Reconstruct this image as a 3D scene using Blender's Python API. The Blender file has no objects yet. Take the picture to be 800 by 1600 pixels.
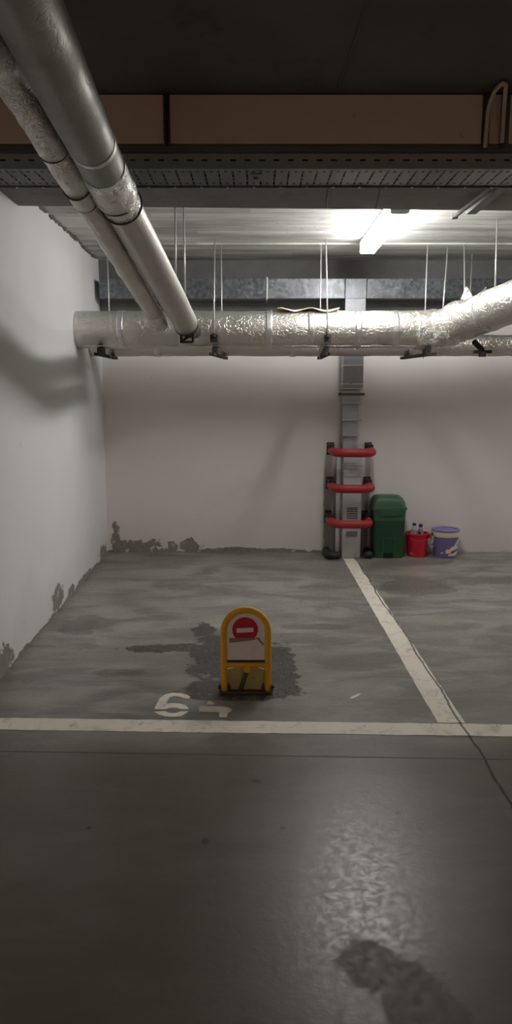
import bpy, bmesh, math, random
from mathutils import Vector, Matrix, noise as mnoise
random.seed(7)
PI = math.pi
S = bpy.context.scene
COL = S.collection

# ------------------------------------------------------------------ camera, world, exposure
cam_d = bpy.data.cameras.new('camera'); cam = bpy.data.objects.new('camera', cam_d); COL.objects.link(cam)
cam.location = (0, 0, 1.6)
cam.rotation_euler = (math.radians(90) - math.atan(190/1150), 0, 0)
cam_d.sensor_fit = 'VERTICAL'; cam_d.sensor_height = 36.0
cam_d.lens = 36.0*1150/1600
cam_d.clip_start = 0.05
S.camera = cam
w = bpy.data.worlds.new('world'); S.world = w; w.use_nodes = True
w.node_tree.nodes['Background'].inputs[0].default_value = (1.0, 0.82, 0.66, 1)
w.node_tree.nodes['Background'].inputs[1].default_value = 0.0
S.view_settings.view_transform = 'Standard'
S.view_settings.look = 'None'
S.view_settings.exposure = 0.0
S.view_settings.gamma = 1.0
S.view_settings.use_curve_mapping = False
LAMP = 46.0         # emission of the white tube light
FILL_LAMP = 80.0       # emission of the unseen warm tubes added as fill behind the camera

# ------------------------------------------------------------------ node helpers
class NT:
    def __init__(s, name):
        s.m = bpy.data.materials.new(name); s.m.use_nodes = True
        s.t = s.m.node_tree; s.n = s.t.nodes; s.b = s.n['Principled BSDF']
        s.geo = s.n.new('ShaderNodeNewGeometry'); s.P = s.geo.outputs['Position']
        s._xyz = None
    def set(s, inp, v):
        if isinstance(v, bpy.types.NodeSocket): s.t.links.new(v, inp)
        elif isinstance(v, tuple) and len(v) == 3 and inp.type == 'RGBA': inp.default_value = (*v, 1)
        else: inp.default_value = v
    def math(s, op, a, b=0.0, c=None, clamp=False):
        n = s.n.new('ShaderNodeMath'); n.operation = op; n.use_clamp = clamp
        s.set(n.inputs[0], a); s.set(n.inputs[1], b)
        if c is not None: s.set(n.inputs[2], c)
        return n.outputs[0]
    def vmath(s, op, a, b=(0, 0, 0)):
        n = s.n.new('ShaderNodeVectorMath'); n.operation = op
        s.set(n.inputs[0], a)
        if op == 'SCALE': s.set(n.inputs['Scale'], b)
        else: s.set(n.inputs[1], b)
        return n.outputs['Value'] if op in ('LENGTH', 'DOT_PRODUCT') else n.outputs[0]
    def xyz(s):
        if s._xyz is None:
            n = s.n.new('ShaderNodeSeparateXYZ'); s.set(n.inputs[0], s.P); s._xyz = n.outputs
        return s._xyz
    def objcoord(s):
        n = s.n.new('ShaderNodeTexCoord'); return n.outputs['Object']
    def noise(s, scale, detail=4.0, rough=0.55, vec=None, color=False, dist=0.0):
        n = s.n.new('ShaderNodeTexNoise'); s.set(n.inputs['Vector'], vec if vec is not None else s.P)
        n.inputs['Scale'].default_value = scale; n.inputs['Detail'].default_value = detail
        n.inputs['Roughness'].default_value = rough; n.inputs['Distortion'].default_value = dist
        return n.outputs['Color'] if color else n.outputs['Fac']
    def ramp(s, v, lo, hi, a=0.0, b=1.0, smooth=True):
        n = s.n.new('ShaderNodeMapRange'); n.interpolation_type = 'SMOOTHSTEP' if smooth else 'LINEAR'
        s.set(n.inputs['Value'], v)
        for k, x in zip(('From Min', 'From Max', 'To Min', 'To Max'), (lo, hi, a, b)): s.set(n.inputs[k], x)
        return n.outputs['Result']
    def mix(s, f, a, b, blend='MIX'):
        n = s.n.new('ShaderNodeMix'); n.data_type = 'RGBA'; n.blend_type = blend
        s.set(n.inputs[0], f); s.set(n.inputs[6], a); s.set(n.inputs[7], b)
        return n.outputs[2]
    def bump(s, h, strength=0.3, dist=0.01):
        n = s.n.new('ShaderNodeBump'); n.inputs['Strength'].default_value = strength; n.inputs['Distance'].default_value = dist
        s.set(n.inputs['Height'], h); s.t.links.new(n.outputs[0], s.b.inputs['Normal'])
    def scaled(s, v):
        return s.vmath('MULTIPLY', s.P, v)
    def blob(s, axes, c, r, soft=0.25, amp=0.5, nscale=6.0):
        # an irregular patch: distance in the plane of two axes, edge broken by noise
        o = s.xyz()
        u = s.math('DIVIDE', s.math('SUBTRACT', o[axes[0]], c[0]), r[0])
        v = s.math('DIVIDE', s.math('SUBTRACT', o[axes[1]], c[1]), r[1])
        d = s.math('SQRT', s.math('ADD', s.math('MULTIPLY', u, u), s.math('MULTIPLY', v, v)))
        if not hasattr(s, '_bn'): s._bn = {}
        if nscale not in s._bn: s._bn[nscale] = s.math('SUBTRACT', s.noise(nscale, 5, 0.6), 0.5)
        d = s.math('ADD', d, s.math('MULTIPLY', s._bn[nscale], amp*4))
        return s.ramp(d, 1.0-soft, 1.0+soft, 1.0, 0.0)
    def mx(s, *v):
        r = v[0]
        for x in v[1:]: r = s.math('MAXIMUM', r, x)
        return r
    def out(s, color=None, rough=None, metal=None):
        if color is not None: s.set(s.b.inputs['Base Color'], color)
        if rough is not None: s.set(s.b.inputs['Roughness'], rough)
        if metal is not None: s.set(s.b.inputs['Metallic'], metal)
        return s.m

def simple(name, col, rough=0.6, metal=0.0, vary=0.15, nscale=8.0, bump=0.0, bscale=40.0, dist=0.004, dirt=None, dscale=5.0, dthr=(0.55, 0.7)):
    t = NT(name); oc = t.objcoord()
    n = t.noise(nscale, 4, 0.6, oc)
    c = t.mix(n, tuple(x*(1-vary) for x in col), tuple(min(1, x*(1+vary)) for x in col))
    if dirt: c = t.mix(t.ramp(t.noise(dscale, 6, 0.65, oc), *dthr), c, dirt)
    if bump: t.bump(t.noise(bscale, 4, 0.6, oc), bump, dist)
    return t.out(c, rough, metal)

# ------------------------------------------------------------------ materials
def cracks(t):
    """mask of the two floor joints, shared by bare floor and road paint"""
    o = t.xyz()
    wob = t.math('MULTIPLY', t.math('SUBTRACT', t.noise(1.6, 3, 0.5), 0.5), 0.07)
    fine = t.math('MULTIPLY', t.math('SUBTRACT', t.noise(25, 3, 0.6), 0.5), 0.012)
    # joint running into depth beside the side line
    xline = t.math('ADD', t.math('MULTIPLY', o[1], -0.012), 1.035)
    d1 = t.math('ABSOLUTE', t.math('ADD', t.math('SUBTRACT', o[0], xline), t.math('ADD', wob, fine)))
    c1 = t.ramp(d1, 0.003, 0.009, 1, 0)
    # joint running across in front of the white line
    yl = t.math('ADD', t.math('MULTIPLY', o[0], -0.033), 3.05)
    d2 = t.math('ABSOLUTE', t.math('ADD', t.math('SUBTRACT', o[1], yl), t.math('MULTIPLY', fine, 0.6)))
    c2 = t.ramp(d2, 0.002, 0.007, 1, 0)
    return t.mx(c1, t.math('MULTIPLY', c2, 0.8))

def m_floor():
    t = NT('polished_concrete'); o = t.xyz()
    big = t.noise(0.9, 5, 0.6); mid = t.noise(3.2, 6, 0.62, t.scaled((0.55, 1.3, 1)), dist=0.6); fine = t.noise(60, 3, 0.6)
    c = t.mix(t.ramp(mid, 0.36, 0.66), (0.16, 0.152, 0.137), (0.345, 0.332, 0.30))
    c = t.mix(t.ramp(big, 0.42, 0.62, 0, 0.6), c, (0.22, 0.205, 0.18))
    c = t.mix(t.ramp(fine, 0.3, 0.7, 0, 0.12), c, (0.10, 0.095, 0.085))
    # aisle's dim warm light painted in as browner floor before the white line
    aisle = t.ramp(o[1], 2.9, 3.5, 1.0, 0.0)
    c = t.mix(t.math('MULTIPLY', aisle, 0.85), c, (0.090, 0.062, 0.043))
    # streaky paler scuffs inside the bay
    sc = t.ramp(t.noise(2.6, 6, 0.7, t.scaled((0.5, 1.8, 1)), dist=1.0), 0.56, 0.70, 0, 0.45)
    sc = t.math('MULTIPLY', sc, t.ramp(o[1], 3.6, 4.4))
    c = t.mix(sc, c, (0.40, 0.39, 0.36))
    B = lambda cx, cy, rx, ry, **k: t.blob((0, 1), (cx, cy), (rx*1.12, ry*1.12), **{'soft': .13, **k})
    # dark stains around the barrier, in the bay, by the back wall and in the aisle
    oil = t.mx(B(-0.27, 4.30, .11, .36, amp=.55, nscale=9), B(-0.52, 4.43, .26, .07, amp=.5, nscale=9),
               B(-0.24, 3.80, .17, .10, amp=.35, nscale=9), B(0.14, 4.12, .09, .38, amp=.6, nscale=9),
               B(-0.36, 4.78, .07, .12, amp=.5, nscale=9), B(-0.10, 3.69, .24, .055, amp=.3, nscale=9),
               B(0.16, 3.75, .10, .06, amp=.5, nscale=9))
    oil2 = t.mx(B(-0.78, 4.02, .12, .06, amp=.4), B(-0.60, 5.9, .20, .09, amp=.5, nscale=9), B(-0.45, 6.35, .08, .05, amp=.5, nscale=9),
                B(-1.2, 4.9, .12, .2, amp=.5), B(0.40, 4.85, .22, .05, amp=.4), B(1.95, 6.1, .3, .12, amp=.5), B(1.3, 5.9, .25, .25, amp=.5))
    c = t.mix(t.math('MULTIPLY', oil, 0.9), c, (0.04, 0.037, 0.032))
    c = t.mix(t.math('MULTIPLY', oil2, 0.55), c, (0.085, 0.078, 0.068))
    wet = t.mx(B(0.325, 1.84, .085, .085, amp=.30, nscale=9, soft=.12), B(0.43, 1.72, .085, .13, amp=.35, nscale=9, soft=.12),
               B(0.50, 1.60, .07, .10, amp=.3, nscale=9, soft=.15))
    c = t.mix(t.math('MULTIPLY', wet, 0.62), c, (0.045, 0.04, 0.035))
    halo = t.mx(B(0.12, 1.88, .17, .12, amp=.4, soft=.5), B(0.86, 2.1, .10, .12, amp=.4, soft=.4))
    c = t.mix(t.math('MULTIPLY', halo, 0.4), c, (0.07, 0.06, 0.05))
    dots = t.mx(B(-0.184, 2.42, .013, .018, amp=.15, nscale=30), B(0.545, 2.60, .010, .016, amp=.3, nscale=30),
                B(-0.62, 2.50, .010, .010, amp=.3, nscale=30), B(0.10, 2.50, .012, .010, amp=.3, nscale=30),
                B(0.0, 2.83, .02, .015, amp=.5, nscale=30))
    c = t.mix(dots, c, (0.025, 0.02, 0.018))
    spk = t.ramp(t.noise(16, 3, 0.5, t.scaled((1, 1, 1))), 0.70, 0.76)
    c = t.mix(t.math('MULTIPLY', spk, 0.22), c, (0.05, 0.045, 0.04))
    cr = cracks(t)
    c = t.mix(t.math('MULTIPLY', cr, 0.85), c, (0.03, 0.027, 0.024))
    r = t.ramp(t.noise(34, 8, 0.75), 0.36, 0.64, 0.28, 0.42)
    r = t.math('ADD', r, t.math('MULTIPLY', wet, 0.14))
    r = t.math('SUBTRACT', r, t.math('MULTIPLY', oil, 0.05))
    r = t.math('ADD', r, t.math('MULTIPLY', cr, 0.5))
    hgt = t.math('SUBTRACT', t.noise(28, 6, 0.65), t.math('MULTIPLY', cr, 0.4))
    t.bump(hgt, 0.13, 0.006)
    t.set(t.b.inputs['Specular IOR Level'], 0.55)
    return t.out(c, r)

def m_paint():
    t = NT('worn_road_paint')
    wear = t.ramp(t.noise(9, 7, 0.72, dist=0.5), 0.50, 0.66, 0.0, 0.7)
    c = t.mix(t.noise(3, 3), (0.78, 0.72, 0.60), (0.88, 0.83, 0.71))
    c = t.mix(wear, c, (0.50, 0.46, 0.39))
    scr = t.ramp(t.noise(14, 5, 0.7, t.scaled((1.0, 0.35, 1))), 0.64, 0.68, 0, 0.8)
    c = t.mix(scr, c, (0.2, 0.19, 0.17))
    c = t.mix(t.math('MULTIPLY', cracks(t), 0.85), c, (0.05, 0.045, 0.04))
    t.bump(t.noise(40, 4, .6), 0.15, 0.004)
    return t.out(c, 0.55)

def wall_base(name, ax, patches, thin, col=(0.83, 0.785, 0.765)):
    """old white plaster, blown off near the floor"""
    t = NT(name); o = t.xyz()
    n = t.noise(1.3, 5, 0.6)
    c = t.mix(n, tuple(x*0.93 for x in col), tuple(min(1, x*1.05) for x in col))
    spots = t.ramp(t.noise(9, 4, .6), 0.70, 0.76, 0, 0.35)
    c = t.mix(spots, c, (0.45, 0.42, 0.39))
    low = t.ramp(t.math('ADD', o[2], t.math('MULTIPLY', t.noise(3, 5, .6), 0.5)), 0.28, 0.75, 0.30, 0.0)
    c = t.mix(low, c, (0.52, 0.49, 0.44))
    pm = None
    for (u, z, ru, rz, amp) in patches:
        b = t.blob((ax, 2), (u, z), (ru, rz), soft=0.06, amp=amp, nscale=12)
        pm = b if pm is None else t.mx(pm, b)
    edge = t.math('ADD', t.math('MULTIPLY', t.ramp(t.noise(4.5, 6, .7), 0.35, 0.7), thin), 0.004)
    tb = t.ramp(t.math('SUBTRACT', o[2], edge), -0.004, 0.004, 1, 0)
    if ax == 0: tb = t.math('MULTIPLY', tb, t.ramp(o[0], 0.62, 0.72, 1, 0.25))
    pm = tb if pm is None else t.mx(pm, tb)
    und = t.mix(t.noise(20, 5, .7), (0.17, 0.155, 0.135), (0.36, 0.335, 0.30))
    und = t.mix(t.ramp(t.noise(15, 4, .6), .60, .66), und, (0.62, 0.60, 0.56))
    c = t.mix(pm, c, und)
    h = t.math('ADD', t.math('MULTIPLY', pm, -1.2), t.math('MULTIPLY', t.noise(30, 5, .6), 0.10))
    h = t.math('ADD', h, t.math('MULTIPLY', t.noise(2, 3), 0.5))
    t.bump(h, 0.5, 0.012)
    if ax == 0:      # bare unpainted concrete band above the paint, bumper shade painted dark behind the tubes
        e = t.math('ADD', o[2], t.math('MULTIPLY', t.math('SUBTRACT', t.noise(5, 4, .6), .5), .02))
        c = t.mix(t.ramp(e, 2.262, 2.27), c, t.mix(t.noise(6, 5, .6), (.13, .13, .125), (.25, .25, .24)))
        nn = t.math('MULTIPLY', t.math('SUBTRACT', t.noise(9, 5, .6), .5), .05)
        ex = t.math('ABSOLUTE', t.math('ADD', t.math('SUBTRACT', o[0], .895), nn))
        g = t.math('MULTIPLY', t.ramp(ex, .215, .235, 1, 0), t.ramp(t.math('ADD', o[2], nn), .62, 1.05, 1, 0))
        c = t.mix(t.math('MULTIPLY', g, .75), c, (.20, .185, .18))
    return t.out(c, 0.82)

def m_board(name, a, b, base):
    """board-marked concrete soffit, boards running across (along x)"""
    t = NT(name); o = t.xyz()
    bw = 0.115
    yb = t.math('DIVIDE', o[1], bw)
    idx = t.math('FLOOR', yb)
    xi = t.math('FLOOR', t.math('ADD', t.math('DIVIDE', o[0], 1.9), t.math('MULTIPLY', idx, 0.37)))
    comb = t.n.new('ShaderNodeCombineXYZ'); t.set(comb.inputs[0], idx); t.set(comb.inputs[1], xi)
    wn = t.n.new('ShaderNodeTexWhiteNoise'); wn.noise_dimensions = '3D'; t.set(wn.inputs[0], comb.outputs[0])
    tone = wn.outputs['Value']
    grain = t.noise(1.0, 6, 0.7, t.scaled((2.2, 26, 1)))
    blot = t.noise(2.2, 5, 0.6, t.scaled((0.5, 1.5, 1)))
    f = t.math('ADD', t.math('MULTIPLY', tone, 0.35), t.math('ADD', t.math('MULTIPLY', t.ramp(grain, .3, .7), 0.35), t.math('MULTIPLY', t.ramp(blot, .35, .65), 0.35)))
    c = t.mix(f, a, b)
    fr = t.math('FRACT', yb)
    ed = t.math('ABSOLUTE', t.math('SUBTRACT', fr, 0.5))
    ln = t.math('MULTIPLY', t.ramp(ed, 0.465, 0.495), t.ramp(wn.outputs['Value'], 0.25, 0.75))
    c = t.mix(t.math('MULTIPLY', ln, 0.7), c, base)
    pits = t.ramp(t.noise(26, 3, .5), .68, .73)
    c = t.mix(t.math('MULTIPLY', pits, 0.5), c, base)
    t.bump(t.math('ADD', t.math('MULTIPLY', tone, 0.5), t.math('ADD', t.math('MULTIPLY', grain, 0.4), t.math('MULTIPLY', ln, -0.8))), 0.45, 0.008)
    return t.out(c, 0.85)

def m_foil(name, bump=0.5, scale=14.0, tint=(0.80, 0.78, 0.74), rough=0.30):
    t = NT(name); oc = t.objcoord()
    n1 = t.noise(scale, 5, 0.65, oc, dist=0.6)
    v = t.n.new('ShaderNodeTexVoronoi'); v.feature = 'DISTANCE_TO_EDGE'; v.inputs['Scale'].default_value = scale*1.3
    t.set(v.inputs['Vector'], t.vmath('ADD', oc, t.vmath('SCALE', t.noise(6, 3, .6, oc, color=True), 0.35)))
    cre = t.ramp(v.outputs['Distance'], 0.0, 0.08)
    t.bump(t.math('ADD', n1, t.math('MULTIPLY', cre, 0.35)), bump, 0.012)
    c = t.mix(t.noise(3, 4, .6, oc), tuple(x*.80 for x in tint), tint)
    c = t.mix(t.ramp(t.noise(7, 6, .7, oc), .58, .72, 0, .45), c, (0.42, 0.39, 0.34))
    r = t.ramp(t.noise(5, 4, .6, oc), .3, .7, rough, rough+0.16)
    return t.out(c, r, 0.88)

def m_galv():
    t = NT('galvanised_sheet'); oc = t.objcoord()
    v = t.n.new('ShaderNodeTexVoronoi'); v.inputs['Scale'].default_value = 38; t.set(v.inputs['Vector'], oc)
    f = t.n.new('ShaderNodeRGBToBW'); t.set(f.inputs[0], v.outputs['Color'])
    c = t.mix(f.outputs[0], (0.15, 0.16, 0.18), (0.31, 0.33, 0.36))
    c = t.mix(t.ramp(t.noise(5, 5, .65, oc), .45, .7, 0, .5), c, (0.12, 0.125, 0.13))
    t.bump(t.noise(5, 2, .5, oc), 0.25, 0.02)
    return t.out(c, t.ramp(f.outputs[0], .2, .8, .34, .46), 0.8)

FLOOR = m_floor(); PAINT = m_paint()
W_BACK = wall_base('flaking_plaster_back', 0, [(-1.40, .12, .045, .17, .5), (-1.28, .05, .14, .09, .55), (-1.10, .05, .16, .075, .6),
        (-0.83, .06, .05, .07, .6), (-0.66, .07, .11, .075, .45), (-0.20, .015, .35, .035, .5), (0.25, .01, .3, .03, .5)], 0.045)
W_LEFT = wall_base('flaking_plaster_left', 1, [(6.95, .03, .20, .10, .55), (6.1, .02, .3, .03, .5), (5.22, .10, .16, .085, .55), (5.65, .03, .12, .05, .5),
        (3.98, .06, .17, .10, .5)], 0.035, (0.83, 0.825, 0.83))
W_OTHER = simple('grey_painted_plaster', (0.42, 0.38, 0.33), .85, vary=.1, nscale=2)
BOARD = m_board('board_marked_concrete', (0.24, 0.235, 0.22), (0.90, 0.89, 0.86), (0.10, 0.095, 0.09))
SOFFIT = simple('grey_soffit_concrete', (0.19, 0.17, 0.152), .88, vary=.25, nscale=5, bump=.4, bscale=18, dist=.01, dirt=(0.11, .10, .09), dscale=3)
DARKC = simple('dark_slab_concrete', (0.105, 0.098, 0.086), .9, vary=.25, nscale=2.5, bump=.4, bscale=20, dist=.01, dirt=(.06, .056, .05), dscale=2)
BROWN = simple('brown_beam_cladding', (0.66, 0.49, 0.39), .8, vary=.12, nscale=3, bump=.2, bscale=30, dirt=(0.20, .13, .09), dscale=7, dthr=(.66, .74))
FOIL = m_foil('aluminium_foil_wrap', .5, 12, (0.78, 0.745, 0.69))
FOIL_SM = m_foil('smooth_foil_jacket', .14, 8, (0.60, 0.58, 0.535), .36)
FOIL_CR = m_foil('crumpled_foil', .95, 22, (0.84, 0.81, 0.76), .22)
FOIL_SHADED = m_foil('shaded_foil_jacket', .10, 7, (0.30, 0.29, 0.26), .42)  # darker copy of the jacket foil, the upper run's weaker light put into its colour
TAPE = m_foil('foil_tape', .2, 30, (0.85, 0.84, 0.82), .25)
GALV = m_galv()
TRAYM = simple('grey_tray_steel', (0.11, 0.11, 0.112), .5, .4, vary=.15, nscale=12)
RAILM = simple('grey_rail_paint', (0.30, 0.28, 0.26), .6, 0.1, vary=.15, nscale=12)
STEEL = simple('rod_steel', (0.62, 0.62, 0.60), .42, .6, vary=.2, nscale=20)
DSTEEL = simple('dark_bracket_steel', (0.035, 0.03, 0.027), .6, .3, vary=.3, nscale=30)
RUST = simple('rusty_steel', (0.12, 0.085, 0.06), .75, .3, vary=.35, nscale=25)
RUBBER = simple('black_rubber', (0.025, 0.023, 0.02), .65, vary=.3)
LINING = simple('torn_tan_backing', (0.62, 0.54, 0.42), .8, vary=.2, nscale=15)
RED = simple('red_foam_tube', (0.36, 0.022, 0.028), .5, vary=.15, nscale=20, dirt=(.18, .02, .02), dscale=9, dthr=(.6, .75))
GREEN = simple('dark_green_plastic', (0.024, 0.082, 0.043), .42, vary=.15, nscale=5, bump=.15, bscale=120, dist=.002)
GREEN_L = simple('green_lid_plastic', (0.045, 0.125, 0.065), .45, vary=.15, nscale=5, dirt=(.09, .11, .07), dscale=6)
REDP = simple('red_bucket_plastic', (0.55, 0.012, 0.03), .38, vary=.1)
BLACK = simple('black_void_plastic', (0.006, 0.006, 0.006), .8)
PURPLE = simple('purple_bucket_plastic', (0.23, 0.18, 0.42), .42, vary=.12, nscale=9, dirt=(.34, .30, .46), dscale=14)
CREAM = simple('cream_band', (0.74, 0.69, 0.50), .6, vary=.08)
WHITE = simple('white_plastic', (0.78, 0.77, 0.74), .5, vary=.08)
YELLOWP = simple('flower_yellow_print', (0.80, 0.70, 0.15), .5)
PINKP = simple('pink_print', (0.72, 0.40, 0.42), .5)
BLUE = simple('blue_cap_plastic', (0.03, 0.035, 0.22), .4)
YEL = simple('chipped_yellow_enamel', (0.80, 0.40, 0.018), .42, vary=.12, nscale=14, dirt=(.22, .10, .02), dscale=16, dthr=(.62, .72))
OLIVE = simple('dirty_yellowish_plate', (0.48, 0.40, 0.17), .6, vary=.3, nscale=14, dirt=(.13, .11, .06), dscale=12, dthr=(.5, .75))
SIGNW = simple('dirty_white_sign', (0.80, 0.72, 0.71), .5, vary=.12, nscale=18, dirt=(.40, .33, .30), dscale=22, dthr=(.58, .75))
SIGNR = simple('sign_red', (0.55, 0.008, 0.03), .45, vary=.1)
SMEAR = simple('rusty_smear', (0.30, 0.20, 0.17), .7, vary=.3, nscale=30)
DUCTW = simple('dull_white_duct_paint', (0.50, 0.51, 0.52), .5, .15, vary=.1, nscale=6, dirt=(.36, .36, .35), dscale=6)
GREYP = simple('grey_side_pipe', (0.55, 0.54, 0.52), .5, vary=.1)
CONDUIT = simple('pale_conduit', (0.60, 0.48, 0.38), .55, vary=.1)
DCOND = simple('dark_cable', (0.05, 0.042, 0.035), .6)
HOUSING = simple('lamp_housing_white', (0.75, 0.75, 0.72), .5)

def emis(name, col, k):
    m = bpy.data.materials.new(name); m.use_nodes = True; b = m.node_tree.nodes['Principled BSDF']
    b.inputs['Base Color'].default_value = (.9, .9, .9, 1)
    b.inputs['Emission Color'].default_value = (*col, 1); b.inputs['Emission Strength'].default_value = k
    return m
GLOW = emis('lit_diffuser', (1.0, 0.99, 0.965), LAMP)
GLOW_FILL = emis('warm_fill_diffuser', (1.0, 0.80, 0.62), FILL_LAMP)
CLEAR = bpy.data.materials.new('clear_bottle_plastic'); CLEAR.use_nodes = True
_b = CLEAR.node_tree.nodes['Principled BSDF']; _b.inputs['Base Color'].default_value = (.86, .88, .93, 1)
_b.inputs['Roughness'].default_value = .12; _b.inputs['Transmission Weight'].default_value = .75; _b.inputs['IOR'].default_value = 1.25

# ------------------------------------------------------------------ mesh helpers
def bm_new(): return bmesh.new()
def link(name, bm, mat, parent=None, smooth=False, loc=None):
    bmesh.ops.recalc_face_normals(bm, faces=bm.faces)
    me = bpy.data.meshes.new(name); bm.to_mesh(me); bm.free()
    if smooth:
        for p in me.polygons: p.use_smooth = True
    o = bpy.data.objects.new(name, me); COL.objects.link(o)
    mats = mat if isinstance(mat, (list, tuple)) else [mat]
    for m in mats: me.materials.append(m)
    if smooth == 'auto':
        me.set_sharp_from_angle(angle=math.radians(38))
    if loc:
        me.transform(Matrix.Translation(-Vector(loc))); o.location = loc
    if parent:
        o.parent = parent
        base = Vector(parent.location); q = parent.parent
        while q: base += q.location; q = q.parent
        if not loc: me.transform(Matrix.Translation(-base))
        else: o.location = Vector(loc) - base
    return o
def tag(o, label, cat, group=None):
    o['label'] = label; o['category'] = cat
    if group: o['group'] = group
    return o
def thing(name, label, cat, loc=(0, 0, 0), group=None):
    o = bpy.data.objects.new(name, None); COL.objects.link(o); o.location = loc; o.empty_display_size = .1
    return tag(o, label, cat, group)
def struct(o): o['kind'] = 'structure'; return o

def box(bm, x0, x1, y0, y1, z0, z1, bev=0.0, mi=0, rot=None):
    r = bmesh.ops.create_cube(bm, size=1.0)
    vs = r['verts']
    M = Matrix.Translation(((x0+x1)/2, (y0+y1)/2, (z0+z1)/2))
    if rot is not None: M = M @ rot
    bmesh.ops.transform(bm, matrix=M @ Matrix.Diagonal((x1-x0, y1-y0, z1-z0, 1)), verts=vs)
    fs = set(f for v in vs for f in v.link_faces)
    for f in fs: f.material_index = mi
    if bev:
        es = list(set(e for v in vs for e in v.link_edges))
        bmesh.ops.bevel(bm, geom=es, offset=bev, segments=2, profile=.6, affect='EDGES')
def smooth_path(pts, rads=0.1, n=8):
    """round the corners of a polyline"""
    P = [Vector(p) for p in pts]; out = [P[0]]
    for i in range(1, len(P)-1):
        a, b, c = P[i-1], P[i], P[i+1]
        r = min(rads, (a-b).length*.49, (c-b).length*.49)
        s, e = b+(a-b).normalized()*r, b+(c-b).normalized()*r
        for k in range(n+1):
            t = k/n; out.append(s*(1-t)**2 + b*2*t*(1-t) + e*t*t)
    out.append(P[-1]); return out
def resample(P, step):
    out = [P[0]]
    for a, b in zip(P, P[1:]):
        L = (b-a).length; k = max(1, int(L/step))
        for i in range(1, k+1): out.append(a.lerp(b, i/k))
    return out
def tube(bm, pts, r, seg=16, cap=True, wob=0.0, wscale=6.0, step=None, mi=0, rf=None, sag=0.0):
    P = [Vector(p) for p in pts]
    if step: P = resample(P, step)
    n = len(P); rings = []; up = None; L = 0; tot = sum((b-a).length for a, b in zip(P, P[1:]))
    for i, p in enumerate(P):
        if i: L += (p-P[i-1]).length
        d = (P[min(i+1, n-1)] - P[max(i-1, 0)]).normalized()
        if up is None:
            up = Vector((0, 0, 1)) if abs(d.z) < .9 else Vector((1, 0, 0))
        up = (up - d*up.dot(d)).normalized(); sd = d.cross(up)
        ring = []
        for k in range(seg):
            a = 2*PI*k/seg; q = up*math.cos(a) + sd*math.sin(a)
            rr = r if rf is None else rf(L/tot if tot else 0, r)
            if wob: rr *= 1 + wob*mnoise.fractal((p+q*r)*wscale, 1.0, 2.0, 3)
            ring.append(bm.verts.new(p + q*rr))
        rings.append(ring)
    for a, b in zip(rings, rings[1:]):
        for k in range(seg):
            f = bm.faces.new((a[k], a[(k+1) % seg], b[(k+1) % seg], b[k])); f.material_index = mi
    if cap:
        bm.faces.new(rings[0]).material_index = mi; bm.faces.new(rings[-1][::-1]).material_index = mi
    return rings
def lathe(bm, prof, c, seg=40, mi=0, cap0=True, cap1=True):
    rings = []
    for (r, z) in prof:
        rings.append([bm.verts.new((c[0]+r*math.cos(2*PI*k/seg), c[1]+r*math.sin(2*PI*k/seg), c[2]+z)) for k in range(seg)])
    for a, b in zip(rings, rings[1:]):
        for k in range(seg): bm.faces.new((a[k], a[(k+1) % seg], b[(k+1) % seg], b[k])).material_index = mi
    if cap0: bm.faces.new(rings[0][::-1]).material_index = mi
    if cap1: bm.faces.new(rings[-1]).material_index = mi
def prism(bm, poly, z0, z1, axis='z', mi=0):
    """poly in 2D extruded; axis z: (x,y) plane; axis y: (x,z) plane"""
    def v(p, h): return bm.verts.new((p[0], p[1], h) if axis == 'z' else ((p[0], h, p[1]) if axis == 'y' else (h, p[0], p[1])))
    a = [v(p, z0) for p in poly]; b = [v(p, z1) for p in poly]; n = len(poly)
    fs = [bm.faces.new(a), bm.faces.new(b[::-1])]
    for i in range(n): fs.append(bm.faces.new((a[i], b[i], b[(i+1) % n], a[(i+1) % n])))
    for f in fs: f.material_index = mi
def rrect(cx, cy, hw, hd, r, n=6):
    out = []
    for (sx, sy, a0) in ((1, 1, 0), (-1, 1, 90), (-1, -1, 180), (1, -1, 270)):
        for k in range(n+1):
            a = math.radians(a0+90*k/n); out.append((cx+sx*(hw-r)+r*math.cos(a), cy+sy*(hd-r)+r*math.sin(a)))
    return out
def loft(bm, sections, mi=0, cap=True):
    rings = [[bm.verts.new(p) for p in s] for s in sections]; n = len(rings[0])
    for a, b in zip(rings, rings[1:]):
        for k in range(n): bm.faces.new((a[k], a[(k+1) % n], b[(k+1) % n], b[k])).material_index = mi
    if cap:
        bm.faces.new(rings[0][::-1]).material_index = mi; bm.faces.new(rings[-1]).material_index = mi

# ------------------------------------------------------------------ the room
XR, YB, YF = 7.0, 7.2, -8.0
def lwx(y): return -1.48 - (y-7.24)*0.013          # face of the left wall
bm = bm_new(); box(bm, -2.2, XR+.2, YF-.2, YB+.2, -.2, 0); struct(link('floor', bm, FLOOR))
bm = bm_new(); prism(bm, [(lwx(YF), YF), (lwx(YB+.2), YB+.2), (lwx(YB)-.25, YB+.2), (lwx(YB)-.25, YF)], 0, 3.0); struct(link('wall_left', bm, W_LEFT))
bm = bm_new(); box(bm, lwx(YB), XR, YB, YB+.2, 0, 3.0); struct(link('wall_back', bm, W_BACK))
bm = bm_new(); box(bm, XR, XR+.2, YF, YB+.2, 0, 3.0); struct(link('wall_right', bm, W_OTHER))
bm = bm_new(); box(bm, -1.3, XR, YF-.2, YF, 0, 3.0); struct(link('wall_front', bm, W_OTHER))
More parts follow.
